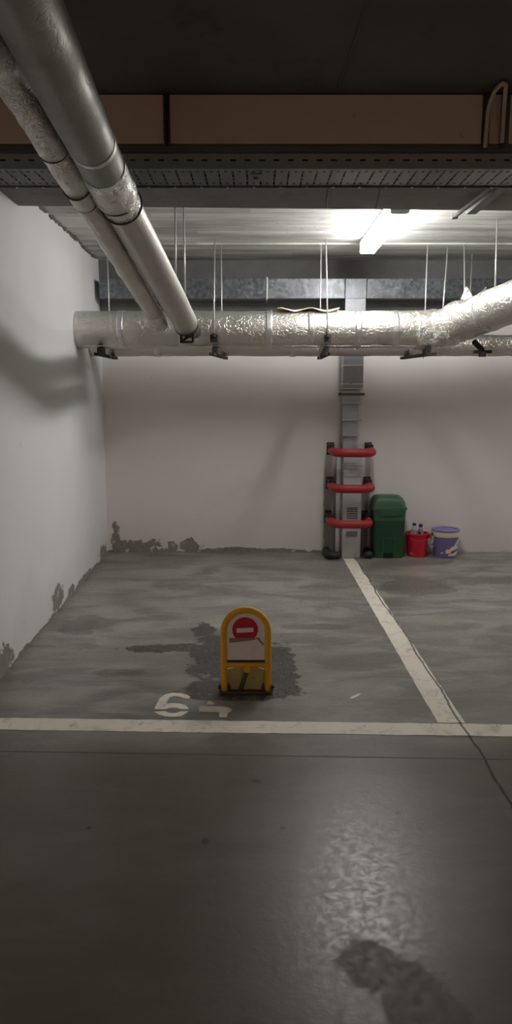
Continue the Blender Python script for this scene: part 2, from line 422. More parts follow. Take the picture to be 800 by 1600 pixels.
# slab: one plane this side of the beam, a lower board-marked one over the bay, with a small step
bm = bm_new()
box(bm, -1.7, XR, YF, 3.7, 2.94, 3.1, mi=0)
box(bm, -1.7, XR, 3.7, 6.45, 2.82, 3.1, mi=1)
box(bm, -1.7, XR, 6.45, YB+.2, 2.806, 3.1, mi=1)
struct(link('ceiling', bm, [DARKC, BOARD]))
# downstand beam
def bfar(x): return 4.79 + .04*x
bm = bm_new(); prism(bm, [(-1.55, 3.65), (XR, 3.65), (XR, bfar(3)), (3, bfar(3)), (-1.55, bfar(-1.55))], 2.71, 2.96)
struct(link('trim_1', bm, SOFFIT))
for i, (a, b) in enumerate([(-1.4, -.418), (-.402, 1.04), (1.075, 1.125), (1.165, 3.2)]):
    bm = bm_new(); box(bm, a, b, 3.632, 3.65, 2.725, 2.935, .003); struct(link('trim_%d' % (i+2), bm, BROWN))
bm = bm_new(); box(bm, -1.4, 6.9, 3.636, 3.65, 2.708, 2.722, .002); struct(link('trim_6', bm, DARKC))
for i, (p, q, z) in enumerate([((.36, 3.66), (.43, 4.75), 2.7085), ((.66, 4.03), (.74, 4.78), 2.7085), ((.42, 1.6), (.37, 3.6), 2.9385)]):
    bm = bm_new(); tube(bm, resample([Vector((*p, z)), Vector((*q, z))], .05), .006, 6, wob=.5, wscale=20); struct(link('trim_%d' % (i+8), bm, DARKC))
# rough mortar fringe where left wall meets slab
bm = bm_new()
for i in range(150):
    y = random.uniform(4.9, 7.15); s = random.uniform(.006, .022)
    r = bmesh.ops.create_icosphere(bm, subdivisions=1, radius=s)
    bmesh.ops.transform(bm, matrix=Matrix.Translation((lwx(y)+random.uniform(-.004, .010), y, (2.82 if y < 6.45 else 2.806)-random.uniform(-.004, .012))) @ Matrix.Diagonal((1, random.uniform(1, 2.5), .7, 1)), verts=r['verts'])
    for v in r['verts']: v.co += Vector((random.uniform(-1, 1), random.uniform(-1, 1), random.uniform(-1, 1)))*s*.3
struct(link('trim_7', bm, SOFFIT))

# ------------------------------------------------------------------ road paint
bm = bm_new()
N = 60
def strip(bm, e0, e1, z=0.0025, n=60, jit=.003):
    """thin painted band between two edge lines, given by end points"""
    a = [Vector(e0[0]).lerp(Vector(e0[1]), i/n) for i in range(n+1)]; b = [Vector(e1[0]).lerp(Vector(e1[1]), i/n) for i in range(n+1)]
    j = lambda p: (p.x+random.uniform(-jit, jit), p.y+random.uniform(-jit, jit))
    poly = [j(p) for p in a] + [j(p) for p in reversed(b)]
    prism(bm, poly, 0.0, z)
strip(bm, ((-1.40, 3.430), (3.2, 3.295)), ((-1.40, 3.303), (3.2, 3.170)), n=90)
tag(link('parking_line', bm, PAINT), 'long white painted line running left to right across the floor in front of the bay', 'floor marking')
bm = bm_new(); strip(bm, ((0.8385, 6.93), (0.886, 3.370)), ((0.956, 6.93), (1.020, 3.366)), z=.0028, n=70)
tag(link('parking_line', bm, PAINT), 'white painted line running from the wall duct towards the viewer between two bays', 'floor marking')
num = thing('bay_number', 'stencilled white bay number 64 on the floor beside the yellow barrier', 'number', (-.33, 3.57, 0))
def digit(polys, name):
    bm = bm_new()
    for p in polys: prism(bm, p, 0.0, .0022)
    link(name, bm, PAINT, num)
digit([[(-0.514, 3.527), (-0.516, 3.554), (-0.513, 3.593), (-0.506, 3.665), (-0.484, 3.71), (-0.446, 3.732), (-0.404, 3.727), (-0.368, 3.707), (-0.349, 3.682), (-0.35, 3.657), (-0.377, 3.661), (-0.399, 3.682), (-0.435, 3.693), (-0.456, 3.674), (-0.463, 3.633), (-0.461, 3.593), (-0.438, 3.601), (-0.397, 3.596), (-0.362, 3.574), (-0.345, 3.544), (-0.342, 3.527), (-0.382, 3.527), (-0.402, 3.544), (-0.432, 3.547), (-0.453, 3.534), (-0.459, 3.527)], [(-0.515, 3.498), (-0.459, 3.504), (-0.441, 3.486), (-0.417, 3.479), (-0.393, 3.486), (-0.381, 3.501), (-0.341, 3.504), (-0.35, 3.479), (-0.37, 3.449), (-0.407, 3.438), (-0.452, 3.445), (-0.486, 3.464)]], "digit")
digit([[(-0.292, 3.559), (-0.263, 3.562), (-0.197, 3.559), (-0.181, 3.562), (-0.144, 3.55), (-0.12, 3.524), (-0.129, 3.498), (-0.14, 3.489), (-0.145, 3.435), (-0.183, 3.435), (-0.185, 3.486), (-0.2, 3.495), (-0.287, 3.498)], [(-0.256, 3.585), (-0.248, 3.628), (-0.232, 3.628), (-0.213, 3.585)]], "digit")


# ------------------------------------------------------------------ insulated pipes
# big header along the back of the bay, elbowing towards the viewer at the right
hdr = thing('insulated_pipe', 'thick foil-wrapped header pipe running across under the ceiling and elbowing up to the right', 'pipe', (0.1, 6.2, 2.09))
dirR = Vector((.38, -.85, .15))
E1 = Vector((1.50, 6.2, 2.09))
bm = bm_new(); tube(bm, [(-1.466, 6.2, 2.09), (-.55, 6.2, 2.09), (.2, 6.2, 2.088), (.9, 6.2, 2.092), (1.43, 6.2, 2.09)], .149, 40, wob=.035, wscale=5, step=.03)
link('horizontal_run', bm, FOIL, hdr, True)
bm = bm_new(); tube(bm, resample(smooth_path([(1.30, 6.2, 2.09), E1, E1+dirR*.35], .17, 10), .02), .155, 40, wob=.10, wscale=9)
link('elbow_wrap', bm, FOIL_CR, hdr, True)
bm = bm_new(); tube(bm, [E1+dirR*.25, E1+dirR*2.0, E1+dirR*3.0+Vector((0, 0, -.17))], .148, 40, wob=.05, wscale=5, step=.03)
link('slanting_run', bm, FOIL, hdr, True)
for x in (-1.12, -.62, .08, .42, .8, 1.1):
    bm = bm_new(); tube(bm, [(x, 6.2, 2.09), (x+.05, 6.2, 2.09)], .1525, 40, wob=.03, wscale=5, step=.012); link('tape_band', bm, TAPE, hdr, True)
for t in (.62, 1.7):
    bm = bm_new(); tube(bm, [E1+dirR*t, E1+dirR*(t+.05)], .1545, 40, wob=.03, step=.012); link('tape_band', bm, TAPE, hdr, True)
# lengthwise seam, low on the front
bm = bm_new()
prevx = -1.40
pts = [(-1.40+i*.04, 6.2-.151*math.cos(math.radians(62)), 2.09-.151*math.sin(math.radians(62))+.002*math.sin(i*1.3)) for i in range(71)]
tube(bm, pts, .0045, 6); link('seam', bm, TAPE, hdr, True)
# torn jacket with tan backing, standing off the top
def rag(name, pts2, mat, parent, th=.003):
    """a torn sheet: grid of points thickened"""
    bm = bm_new(); rows = [[bm.verts.new(p) for p in r] for r in pts2]
    for a, b in zip(rows, rows[1:]):
        for k in range(len(a)-1): bm.faces.new((a[k], a[k+1], b[k+1], b[k]))
    bmesh.ops.recalc_face_normals(bm, faces=bm.faces)
    r = bmesh.ops.solidify(bm, geom=bm.faces[:], thickness=th)
    return link(name, bm, mat, parent, True)
def rnd(a): return random.uniform(-a, a)
rows = []
for j in range(7):
    ang = math.radians(118 - j*10); lift = .004 + .022*max(0, (j-2))/4
    rows.append([( .17+i*.036, 6.2-(.151+lift*(1+.6*math.sin(i*.9)))*math.cos(ang), 2.09+(.151+lift*(1+.6*math.sin(i*.9+1)))*math.sin(ang)+rnd(.003)) for i in range(15)])
rag('torn_jacket', rows, LINING, hdr)
rows = []
for j in range(5):
    rows.append([(1.60+i*.026+j*.006+rnd(.004), 6.02-j*.006-i*.015, 2.235+j*.028*(1+.5*math.sin(i*1.3))+rnd(.006)) for i in range(7)])
rag('torn_jacket', rows, FOIL_CR, hdr)
rows = []
for j in range(4):
    rows.append([(1.50+i*.045+rnd(.005), 6.19-j*.02-i*.035, 2.235+.02*math.sin(i*2+j)+rnd(.006)) for i in range(6)])
rag('torn_jacket', rows, LINING, hdr)

rear = thing('insulated_pipe', 'thinner foil-wrapped pipe running level behind and below the thick header pipe', 'pipe', (.5, 6.68, 1.99))
bm = bm_new(); tube(bm, [(-1.46, 6.68, 1.99), (4.6, 6.68, 1.995)], .092, 28, wob=.05, wscale=6, step=.04); link('jacket', bm, FOIL, rear, True)
for x in (-.9, .3, 1.35, 2.35):
    bm = bm_new(); tube(bm, [(x, 6.68, 1.99), (x+.05, 6.68, 1.99)], .0965, 28); link('tape_band', bm, TAPE, rear, True)

# large pipe coming over the viewer, bending down into the bay
A0, A1, A2 = (Vector(v) for v in ((-0.546, 1.97, 2.497), (-0.614, 3.284, 2.46), (-0.487, 5.236, 2.059)))
Am = A0 - (A1-A0)*2.6; Am.z = 2.52
big = thing('insulated_pipe', 'large smooth foil pipe slanting from top left down to an open dark end', 'pipe', A1)
bm = bm_new(); tube(bm, [Am, A0, A1-(A1-A0).normalized()*.10], .0870, 40, wob=.012, wscale=3, step=.05); link('upper_run', bm, FOIL_SHADED, big, True)
bm = bm_new()
ep = resample(smooth_path([A1-(A1-A0).normalized()*.24, A1, A1+(A2-A1).normalized()*.20], .12, 10), .012)
tube(bm, ep, .0945, 40, wob=.07, wscale=10, rf=lambda t, r: r*(.955+.05*math.sin(t*PI))); link('elbow_wrap', bm, FOIL_CR, big, True)
dA = (A2-A1).normalized()
bm = bm_new(); tube(bm, [A1+dA*.12, A2], .0840, 40, wob=.012, wscale=3, step=.05); link('lower_run', bm, FOIL_SM, big, True)
for t in (.10, .19):
    bm = bm_new(); tube(bm, [A1+dA*t, A1+dA*(t+.006)], .0955, 40); link('wire_band', bm, RUST, big, True)
bm = bm_new(); tube(bm, [A0+(A1-A0)*.62, A0+(A1-A0)*.62+Vector((0, .04, 0))], .0880, 40); link('tape_band', bm, TAPE, big, True)
bm = bm_new(); q = A2+dA*.9*0; rr = tube(bm, [A2-dA*.004, A2+dA*.03], .0872, 40, cap=True); link('end_collar', bm, RUBBER, big, True)
bm = bm_new(); tube(bm, resample(smooth_path([A2+dA*.0, A2+dA*.10+Vector((.012, 0, -.012)), Vector((-.50, 6.08, 2.07))], .06, 8), .02), .058, 24, wob=.1, wscale=14); link('stub_pipe', bm, RUBBER, big, True)
bm = bm_new()
box(bm, -.530, -.512, 5.244, 5.269, 1.935, 2.03, .003); box(bm, -.53, -.44, 5.239, 5.269, 1.925, 1.94, .003)
tube(bm, [(-.52, 5.254, 1.935), (-.43, 5.279, 2.0)], .010, 10); tube(bm, [(-.44, 5.254, 1.935), (-.425, 5.269, 2.02)], .010, 10)
link('end_bracket', bm, DSTEEL, big)

B0, B1, B2 = (Vector(v) for v in ((-0.781, 2.438, 2.592), (-0.75, 3.256, 2.441), (-0.664, 5.016, 2.084)))
sml = thing('insulated_pipe', 'narrower crumpled foil pipe running beside and left of the large slanting pipe', 'pipe', B1)
bm = bm_new(); tube(bm, resample([Vector((-.86, -3.0, 2.66)), Vector((-.80, 1.9, 2.61)), B0, B1], .03), .0585, 28, wob=.09, wscale=11); link('upper_run', bm, FOIL_CR, sml, True)
bm = bm_new(); tube(bm, resample([B1, B2], .03), .054, 28, wob=.07, wscale=9); link('lower_run', bm, FOIL, sml, True)
bm = bm_new(); tube(bm, resample(smooth_path([B2-(B2-B1).normalized()*.12, B2, B2+Vector((.0, .18, -.03)), Vector((-.74, 5.95, 2.09)), Vector((-.74, 6.09, 2.09))], .1), .02), .056, 28, wob=.16, wscale=16); link('end_wrap', bm, FOIL_CR, sml, True)
for k, q in enumerate((B1, B1+(B2-B1)*.07, B0+(B1-B0)*.62)):
    d = (B2-B1).normalized(); bm = bm_new(); tube(bm, [q, q+d*.005], .0605 if k != 1 else .0565, 28); link('wire_band', bm, RUST, sml, True)

# hangers: threaded rods and a steel channel under the two level pipes
def hanger(x, label, front=True, rear_dx=0.0, dip=0.0, xr=None):
    h = thing('pipe_hanger', label, 'pipe hanger', (x, 6.2, 2.82), 'rod hangers holding the header pipe')
    if front:
        bm = bm_new(); tube(bm, [(x, 6.30, 2.822), (x, 6.02, 2.03)], .0055, 8); link('threaded_rod', bm, STEEL, h, True)
        bm = bm_new(); lathe(bm, [(.018, 0), (.018, .012), (.011, .012), (.011, .03)], (x, 6.022, 2.02), 6); box(bm, x-.03, x+.03, 6.035, 6.045, 1.98, 2.04, .002)
        link('clamp', bm, DSTEEL, h)
    xx = x+rear_dx
    bm = bm_new(); tube(bm, [(xx, 6.46, 2.808), (xx, 6.46, 1.87)], .0055, 8); link('threaded_rod', bm, STEEL, h, True)
    bm = bm_new()
    M = Matrix.Rotation(dip, 4, 'Z')
    for (dx0, dx1, z0, z1) in ((-.018, .018, 1.876, 1.880), (-.018, -.014, 1.876, 1.899), (.014, .018, 1.876, 1.899)):
        box(bm, dx0, dx1, -.16, .66, z0, z1)
    bmesh.ops.transform(bm, matrix=Matrix.Translation((x, 6.14, 0)) @ M, verts=bm.verts)
    box(bm, x-.02, x+.02, 6.10, 6.25, 1.885, 1.945, .003)
    link('channel', bm, DSTEEL, h)
    return h
hanger(-1.27, 'rod hanger nearest the left wall on the thick header pipe', front=False, rear_dx=.02)
hanger(-.337, 'rod hanger just right of the large pipe’s open end', rear_dx=.045, dip=-.10)
hanger(.572, 'rod hanger by the torn strip on top of the header pipe', rear_dx=-.025)
hanger(1.40, 'rod hanger at the left side of the crumpled header elbow', front=False, rear_dx=.04, dip=.12)
h = thing('pipe_hanger', 'long rod hanger on the upward slanting part of the header pipe', 'pipe hanger', (1.74, 5.62, 2.82), 'rod hangers holding the header pipe')
bm = bm_new(); tube(bm, [(1.74, 5.58, 2.822), (1.745, 5.555, 2.155)], .0055, 8); link('threaded_rod', bm, STEEL, h, True)
bm = bm_new(); box(bm, 1.71, 1.78, 5.54, 5.58, 2.135, 2.153, .003); link('clamp', bm, DSTEEL, h)
for (x0, y0, x1, y1, z1, lab) in ((1.633, 6.55, 1.56, 6.36, 2.12, 'leaning steel rod over the crumpled pipe elbow'),
                          (1.745, 6.45, 1.745, 6.30, 2.0, 'upright steel rod right behind the flap of torn foil'),
                          (1.94, 6.9, 1.94, 6.9, 1.98, 'steel rod dropping beside the galvanised duct at far right'),
                          (-.485, 5.20, -.482, 5.17, 2.15, 'thin rod dropping to the large slanting pipe near its open end'),
                          (-.64, 5.2, -.60, 5.15, 2.25, 'thin rod behind the middle of the large slanting pipe')):
    if x0 == -.64: x0, x1, y0, y1, z1 = -.52, -.525, 5.0, 4.98, 2.20
    bm = bm_new(); tube(bm, [(x0, y0, (2.822 if y0 < 6.45 else 2.808)), (x1, y1, z1)], .006, 8)
    tag(link('hanger_rod', bm, STEEL, None, True), lab, 'rod', 'single hanger rods under the slab')
bm = bm_new(); box(bm, 1.70, 1.84, 5.86, 5.90, 1.885, 1.91, .004); tube(bm, [(1.77, 5.88, 1.91), (1.72, 5.95, 1.98)], .022, 10); tube(bm, [(1.77, 5.88, 1.895), (1.77, 5.88, 1.86)], .03, 8)
tag(link('pipe_bracket', bm, DSTEEL), 'dark wedge-shaped bracket under the slanting part of the header pipe', 'bracket')

# ------------------------------------------------------------------ ducts at the back
dct = thing('ventilation_duct', 'galvanised rectangular duct running level along the top of the back wall', 'duct', (.5, 7.05, 2.5))
for (a, b) in ((-1.43, .10), (.10, .812), (.812, 1.010), (1.010, 2.35), (2.35, 5.0)):
    bm = bm_new(); box(bm, a+.001, b-.001, 6.95, 7.198, 2.428, 2.605, .004); link('duct_section', bm, GALV, dct)
for x in (.10, 2.35, -.9):
    bm = bm_new(); box(bm, x-.008, x+.008, 6.94, 7.198, 2.418, 2.615, .002); link('joint_flange', bm, STEEL, dct)
GALV_UP = simple('blue_grey_galvanised_sheet', (0.36, 0.38, 0.41), .42, .65, vary=.12, nscale=14, dirt=(.27, .28, .29), dscale=5)
vd = thing('ventilation_duct', 'upright duct dropping down the back wall behind the red bumper tubes', 'duct', (.93, 7.07, 0))
bm = bm_new(); box(bm, .815, 1.005, 6.95, 7.198, 2.30, 2.43, .004); box(bm, .811, .997, 6.955, 7.198, 1.62, 2.30, .004); link('upper_section', bm, GALV_UP, vd)
bm = bm_new()
secs = []
for (z, l, r_, f_) in ((1.60, .812, .992, 6.955), (1.53, .812, .992, 6.950), (1.49, .812, .985, 6.955), (1.40, .814, .974, 6.962), (1.25, .818, .968, 6.965), (1.12, .820, .967, 6.965), (1.05, .822, .985, 6.96)):
    secs.append([(l, f_, z), (r_-.02, f_, z), (r_, f_+.02, z), (r_, 7.198, z), (l, 7.198, z)])
loft(bm, secs[::-1]); link('middle_section', bm, GALV_UP, vd)
bm = bm_new(); box(bm, .83, 1.005, 6.95, 7.198, .0, 1.045, .004); link('lower_section', bm, DUCTW, vd)
for (z, l, r_, m) in ((1.565, .795, 1.012, RUST),):
    bm = bm_new(); box(bm, l, r_, 6.935, 7.198, z-.012, z+.012, .003); link('collar', bm, m, vd)
for (z, m) in ((1.83, TAPE), (1.66, TAPE), (1.615, TAPE), (1.48, GALV_UP), (1.325, GALV_UP), (1.18, GALV_UP), (.875, DUCTW), (.90, DUCTW), (.80, DUCTW)):
    bm = bm_new(); l, r_ = (.806, 1.001) if z > 1.6 else ((.812, .990) if z > 1.3 else ((.816, .974) if z > 1.05 else (.826, 1.009)))
    box(bm, l, r_, 6.944, 7.198, z-.005, z+.005, .002); link('seam_band', bm, m, vd)
gr = bm_new(); box(gr, .855, .985, 6.944, 6.952, .30, .52, .002); g = link('vent_grille', gr, DUCTW, vd)
bm = bm_new()
for k in range(7): box(bm, .868, .972, 6.9415, 6.9445, .385+k*.017, .392+k*.017)
link('grille_slots', bm, BLACK, g)
bm = bm_new(); box(bm, .865, .975, 6.940, 6.944, .215, .265, .001); link('label_plate', bm, SOFFIT, vd)

bm = bm_new(); tube(bm, [(.794, 7.05, 0), (.794, 7.05, 1.04)], .021, 18); lathe(bm, [(.025, 0), (.025, .02)], (.794, 7.05, .86), 18)
box(bm, .77, .815, 7.05, 7.2, .865, .875)
tag(link('drain_pipe', bm, GREYP, None, 'auto'), 'pale upright drain pipe beside the left side of the lower wall duct', 'pipe')
bm = bm_new(); tube(bm, [(1.114, 7.172, 0.0), (1.114, 7.172, .62)], .010, 12); box(bm, 1.10, 1.128, 7.165, 7.2, .50, .512); box(bm, 1.10, 1.128, 7.165, 7.2, .03, .05)
tag(link('small_pipe', bm, WHITE, None, 'auto'), 'thin white upright pipe between the wall duct and the green bin', 'pipe')

# red bumper tubes bowed round the duct
def guard(z, label, mat=RED, x0=.725, x1=1.095, yf=6.80, r=.040, name='bumper_tube', grp='red bumper tubes round the wall duct'):
    g = thing(name, label, 'bumper', ((x0+x1)/2, 7.2, z), grp)
    bm = bm_new()
    pth = smooth_path([(x0+.0, 7.13, z), (x0+.01, yf+.005, z), (x1-.01, yf-.005, z), (x1, 7.13, z)], .12, 10)
    tube(bm, resample(pth, .02), r, 20, wob=.03, wscale=9, rf=lambda t, r: r*min(1, .72+min(t, 1-t)*6)); link('padded_tube', bm, mat, g, True)
    for x in (x0, x1):
        bm = bm_new(); box(bm, x-.035, x+.035, 7.185, 7.20, z-.05, z+.07, .003); box(bm, x-.02, x+.02, 7.06, 7.19, z-.015, z+.015, .003)
        box(bm, x-.03, x+.018, 6.98, 7.19, z+.036, z+.062, .003)
        link('wall_bracket', bm, DSTEEL, g)
    return g
guard(1.030, 'topmost of the three red bumper tubes around the wall duct')
guard(.694, 'middle one of the three red bumper tubes around the wall duct', x0=.722, x1=1.09)
guard(.358, 'lowest of the three red bumper tubes, across the duct’s vent grille', x0=.715, x1=1.08)
g = thing('floor_bumper', 'dark dirty bumper loop lying on the floor around the foot of the duct', 'bumper', (.9, 7.2, .04))
bm = bm_new(); tube(bm, resample(smooth_path([(.70, 7.15, .04), (.70, 6.90, .04), (.74, 6.885, .04), (.80, 6.90, .04)], .08, 8), .02), .034, 16, wob=.25, wscale=16)
link('bumper_end', bm, RUBBER, g, True)
bm = bm_new(); tube(bm, resample(smooth_path([(1.10, 7.15, .035), (1.10, 6.92, .035), (1.045, 6.93, .035)], .06, 8), .02), .032, 16, wob=.25, wscale=16)
link('bumper_end', bm, RUBBER, g, True)

# ------------------------------------------------------------------ cable tray
tray = thing('cable_tray', 'perforated grey steel cable tray running across below the brown beam face', 'cable tray', (0, 3.865, 2.64))
TX0, TX1 = -1.40, 3.2
bm = bm_new()
pitch = .068; nx = int((TX1-TX0)/pitch)
for i in range(nx):
    a = TX0+i*pitch
    box(bm, a, a+pitch-.009, 3.70, 4.03, 2.640, 2.643)
    for k in range(5): box(bm, a+pitch-.0092, a+pitch+.0002, 3.725+k*.065, 3.745+k*.065, 2.640, 2.643)
    for k in (0, 1): box(bm, a+.022, a+.036, 3.76+k*.2, 3.775+k*.2, 2.6392, 2.6402, mi=1)
box(bm, TX0, TX1, 3.70, 3.712, 2.638, 2.643); box(bm, TX0, TX1, 4.018, 4.03, 2.636, 2.643)
link('tray_floor', bm, [TRAYM, BLACK], tray)
for y0 in (3.697, 4.031):
    bm = bm_new()
    box(bm, TX0, TX1, y0, y0+.002, 2.636, 2.668); box(bm, TX0, TX1, y0, y0+.002, 2.676, 2.697); box(bm, TX0, TX1, y0-.004, y0+.006, 2.697, 2.700)
    box(bm, TX0, TX1, y0-.003, y0+.003, 2.632, 2.638)
    for i in range(nx+1):
        box(bm, TX0+i*pitch+.014, min(TX1, TX0+(i+1)*pitch-.014), y0, y0+.002, 2.668, 2.676)
    link('side_rail', bm, RAILM, tray)
bm = bm_new()
bm.free()
for i in range(0, nx, 2):
    bm = bm_new(); lathe(bm, [(.006, -.004), (.006, 0)], (TX0+i*pitch+.03, 4.022, 2.636), 8); link('bolt', bm, STEEL, tray)
bm = bm_new(); box(bm, -.03, .03, 3.80, 3.93, 2.637, 2.6402, .001); lathe(bm, [(.012, -.006), (.012, 0)], (0, 3.865, 2.637), 8); link('splice_plate', bm, TRAYM, tray)
# steel angle carrying the tray against the beam
bm = bm_new(); box(bm, TX0, TX1, 3.652, 3.694, 2.700, 2.709, .001)
tag(link('steel_angle', bm, TRAYM), 'long dark steel angle under the lower edge of the brown beam face', 'bracket')

# conduits on the beam
cc = thing('cable_pair', 'pair of thin dark cables over the beam face right of the large pipe', 'cable', (-.41, 3.62, 2.8))
for dx in (0, .018):
    bm = bm_new(); tube(bm, smooth_path([(-.418+dx, 3.622, 2.935), (-.418+dx, 3.622, 2.735), (-.418+dx, 3.63, 2.712)], .03, 6), .006, 8); link('cable', bm, DCOND, cc, True)
bm = bm_new()
tube(bm, resample(smooth_path([(1.050, 3.60, 2.70), (1.056, 3.60, 2.87), (1.062, 3.54, 2.918), (1.078, 3.48, 2.925), (1.10, 3.50, 2.928), (1.122, 3.58, 2.90), (1.128, 3.605, 2.72)], .04, 8), .02), .0095, 12)
tag(link('conduit', bm, CONDUIT, None, True), 'pale bent conduit looping up to the ceiling beside the right end of the beam face', 'conduit')
for x, lab in ((1.056, 'dark vertical cable strip left of the pale conduit loop'), (1.138, 'dark vertical cable strip inside the pale conduit loop')):
    bm = bm_new(); box(bm, x-.009, x+.009, 3.612, 3.634, 2.70, 2.94, .003); tag(link('cable_strip', bm, DCOND), lab, 'cable')
bm = bm_new(); tube(bm, [(1.285, 4.10, 2.685), (1.24, 4.86, 2.672)], .013, 12)
lathe(bm, [(.019, -.012), (.019, .012)], (1.243, 4.84, 2.672), 12)
tag(link('conduit', bm, SOFFIT, None, 'auto'), 'short grey conduit stub slanting under the beam and ending at its far edge', 'conduit')
bm = bm_new(); box(bm, 1.31, 1.37, 4.15, 4.83, 2.682, 2.712, .003)
tag(link('cable_box', bm, DCOND), 'dark flat cable trunking beside the conduit stub under the beam', 'cable trunking')

# ------------------------------------------------------------------ lamps
def luminaire(x, y0, y1, ztop, label, glow, cat='ceiling light', drop=.022):
    t = thing('ceiling_light', label, cat, (x, (y0+y1)/2, ztop))
    zc = ztop-drop
    bm = bm_new(); box(bm, x-.054, x+.054, y0, y1, zc-.030, zc, .006); link('housing', bm, HOUSING, t)
    for yy in (y0+.25, y1-.25):
        bm = bm_new(); box(bm, x-.02, x+.02, yy-.03, yy+.03, zc-.001, ztop+.001); link('mount', bm, HOUSING, t)
    bm = bm_new()
    prof = [(x-.058, zc-.012), (x-.061, zc-.088), (x-.055, zc-.098), (x-.045, zc-.101), (x+.045, zc-.101), (x+.055, zc-.098), (x+.061, zc-.088), (x+.058, zc-.012)]
    prism(bm, prof, y0+.02, y1-.02, axis='y'); link('diffuser', bm, glow, t)
    for yy in (y0, y1-.02):
        bm = bm_new(); prism(bm, [(a*1.0, b-.001) for a, b in prof], yy, yy+.02, axis='y'); link('end_cap', bm, HOUSING, t)
    return t
luminaire(.905, 4.865, 6.26, 2.82, 'glowing white tube light on the ceiling above the right of the bay', GLOW)
luminaire(2.8, -4.6, -3.3, 2.94, 'added warm fill light on the ceiling far behind the viewer', GLOW_FILL)  # this and the next are unseen lamps added for warm fill
luminaire(-.2, -6.4, -5.1, 2.94, 'added warm fill light near the front wall behind the viewer', GLOW_FILL)
luminaire(4.9, 5.0, 6.3, 2.82, 'white tube light over the bays further right', GLOW)

# ------------------------------------------------------------------ green pedal bin
bn = thing('pedal_bin', 'dark green plastic pedal bin with domed lid standing against the back wall', 'bin', (1.28, 7.05, 0))
cx, cy = 1.279, 7.05
bm = bm_new()
loft(bm, [[(p[0], p[1], z) for p in rrect(cx, cy+dy, hw, hd, .03)] for (z, hw, hd, dy) in
     ((0, .139, .105, 0), (.015, .143, .108, 0), (.36, .152, .118, 0), (.365, .155, .121, 0), (.375, .155, .121, 0), (.38, .153, .119, 0), (.475, .157, .122, 0))])
link('bin_body', bm, GREEN, bn, 'auto')
bm = bm_new()
loft(bm, [[(p[0], p[1], z) for p in rrect(cx+ox, cy+.004, hw, hd, r)] for (z, hw, hd, r, ox) in
     ((.468, .164, .128, .035, 0), (.482, .170, .130, .038, 0), (.492, .170, .130, .038, 0), (.496, .160, .125, .035, 0), (.54, .155, .120, .05, -.002), (.575, .142, .108, .055, -.006), (.595, .122, .09, .055, -.010), (.604, .09, .06, .05, -.014))])
link('lid', bm, GREEN_L, bn, 'auto')
bm = bm_new(); prism(bm, [(cx-.10, .43), (cx-.07, .415), (cx+.07, .415), (cx+.10, .43), (cx+.10, .47), (cx-.10, .47)], cy-.130, cy-.115, axis='y'); link('lid_latch', bm, GREEN, bn)
bm = bm_new()
box(bm, cx-.062, cx-.052, cy-.121, cy-.105, .02, .20, .002); box(bm, cx+.042, cx+.052, cy-.121, cy-.105, .02, .20, .002); box(bm, cx-.062, cx+.052, cy-.122, cy-.105, .19, .20, .002)
link('pedal_surround', bm, GREEN, bn)
bm = bm_new(); box(bm, cx-.052, cx+.042, cy-.1125, cy-.10, .004, .055, .001); link('pedal_recess', bm, BLACK, bn)
bm = bm_new(); box(bm, cx-.04, cx+.03, cy-.135, cy-.108, .010, .022, .003); link('pedal', bm, BLACK, bn)

# ------------------------------------------------------------------ red bucket and bottles
rb = thing('bucket', 'red plastic bucket full of empty bottles beside the green bin', 'bucket', (1.575, 7.06, 0))
bm = bm_new(); lathe(bm, [(.088, 0), (.092, .004), (.108, .215), (.116, .215), (.118, .222), (.116, .230), (.104, .230), (.086, .012)], (1.575, 7.06, 0), 44); link('bucket_body', bm, REDP, rb, 'auto')
bm = bm_new(); box(bm, 1.675, 1.706, 7.01, 7.06, .185, .225, .006); link('handle_lug', bm, REDP, rb)
bm = bm_new(); tube(bm, smooth_path([(1.70, 7.0, .222), (1.66, 6.93, .19), (1.575, 6.915, .165), (1.50, 6.925, .19), (1.455, 7.02, .215)], .06), .004, 8); link('bail_handle', bm, REDP, rb, True)
def bottle(x, y, z, tilt, az, s, label):
    b = thing('plastic_bottle', label, 'bottle', (x, y, z), 'empty bottles in the red bucket')
    M = Matrix.Rotation(az, 4, 'Z') @ Matrix.Rotation(tilt, 4, 'X') @ Matrix.Scale(s, 4)
    for nm, prof, mt in (('bottle_body', [(.03, .0), (.036, .006), (.036, .06), (.033, .075), (.036, .09), (.036, .155), (.03, .185), (.015, .215), (.013, .235)], CLEAR),
                         ('cap', [(.0165, .232), (.0165, .254), (.014, .257)], BLUE)):
        bm = bm_new(); lathe(bm, prof, (0, 0, 0), 20)
        bmesh.ops.transform(bm, matrix=Matrix.Translation((x, y, z)) @ M, verts=bm.verts)
        link(nm, bm, mt, b, 'auto')
bottle(1.60, 7.06, .03, .05, .3, 1.12, 'clear bottle standing upright at the right side in the red bucket, blue cap')
bottle(1.54, 7.10, .045, .15, 2.6, 1.05, 'clear bottle with dark blue cap standing at the back of the red bucket')
bottle(1.525, 7.015, .02, .30, 1.75, .92, 'low clear bottle leaning to the left in the red bucket')

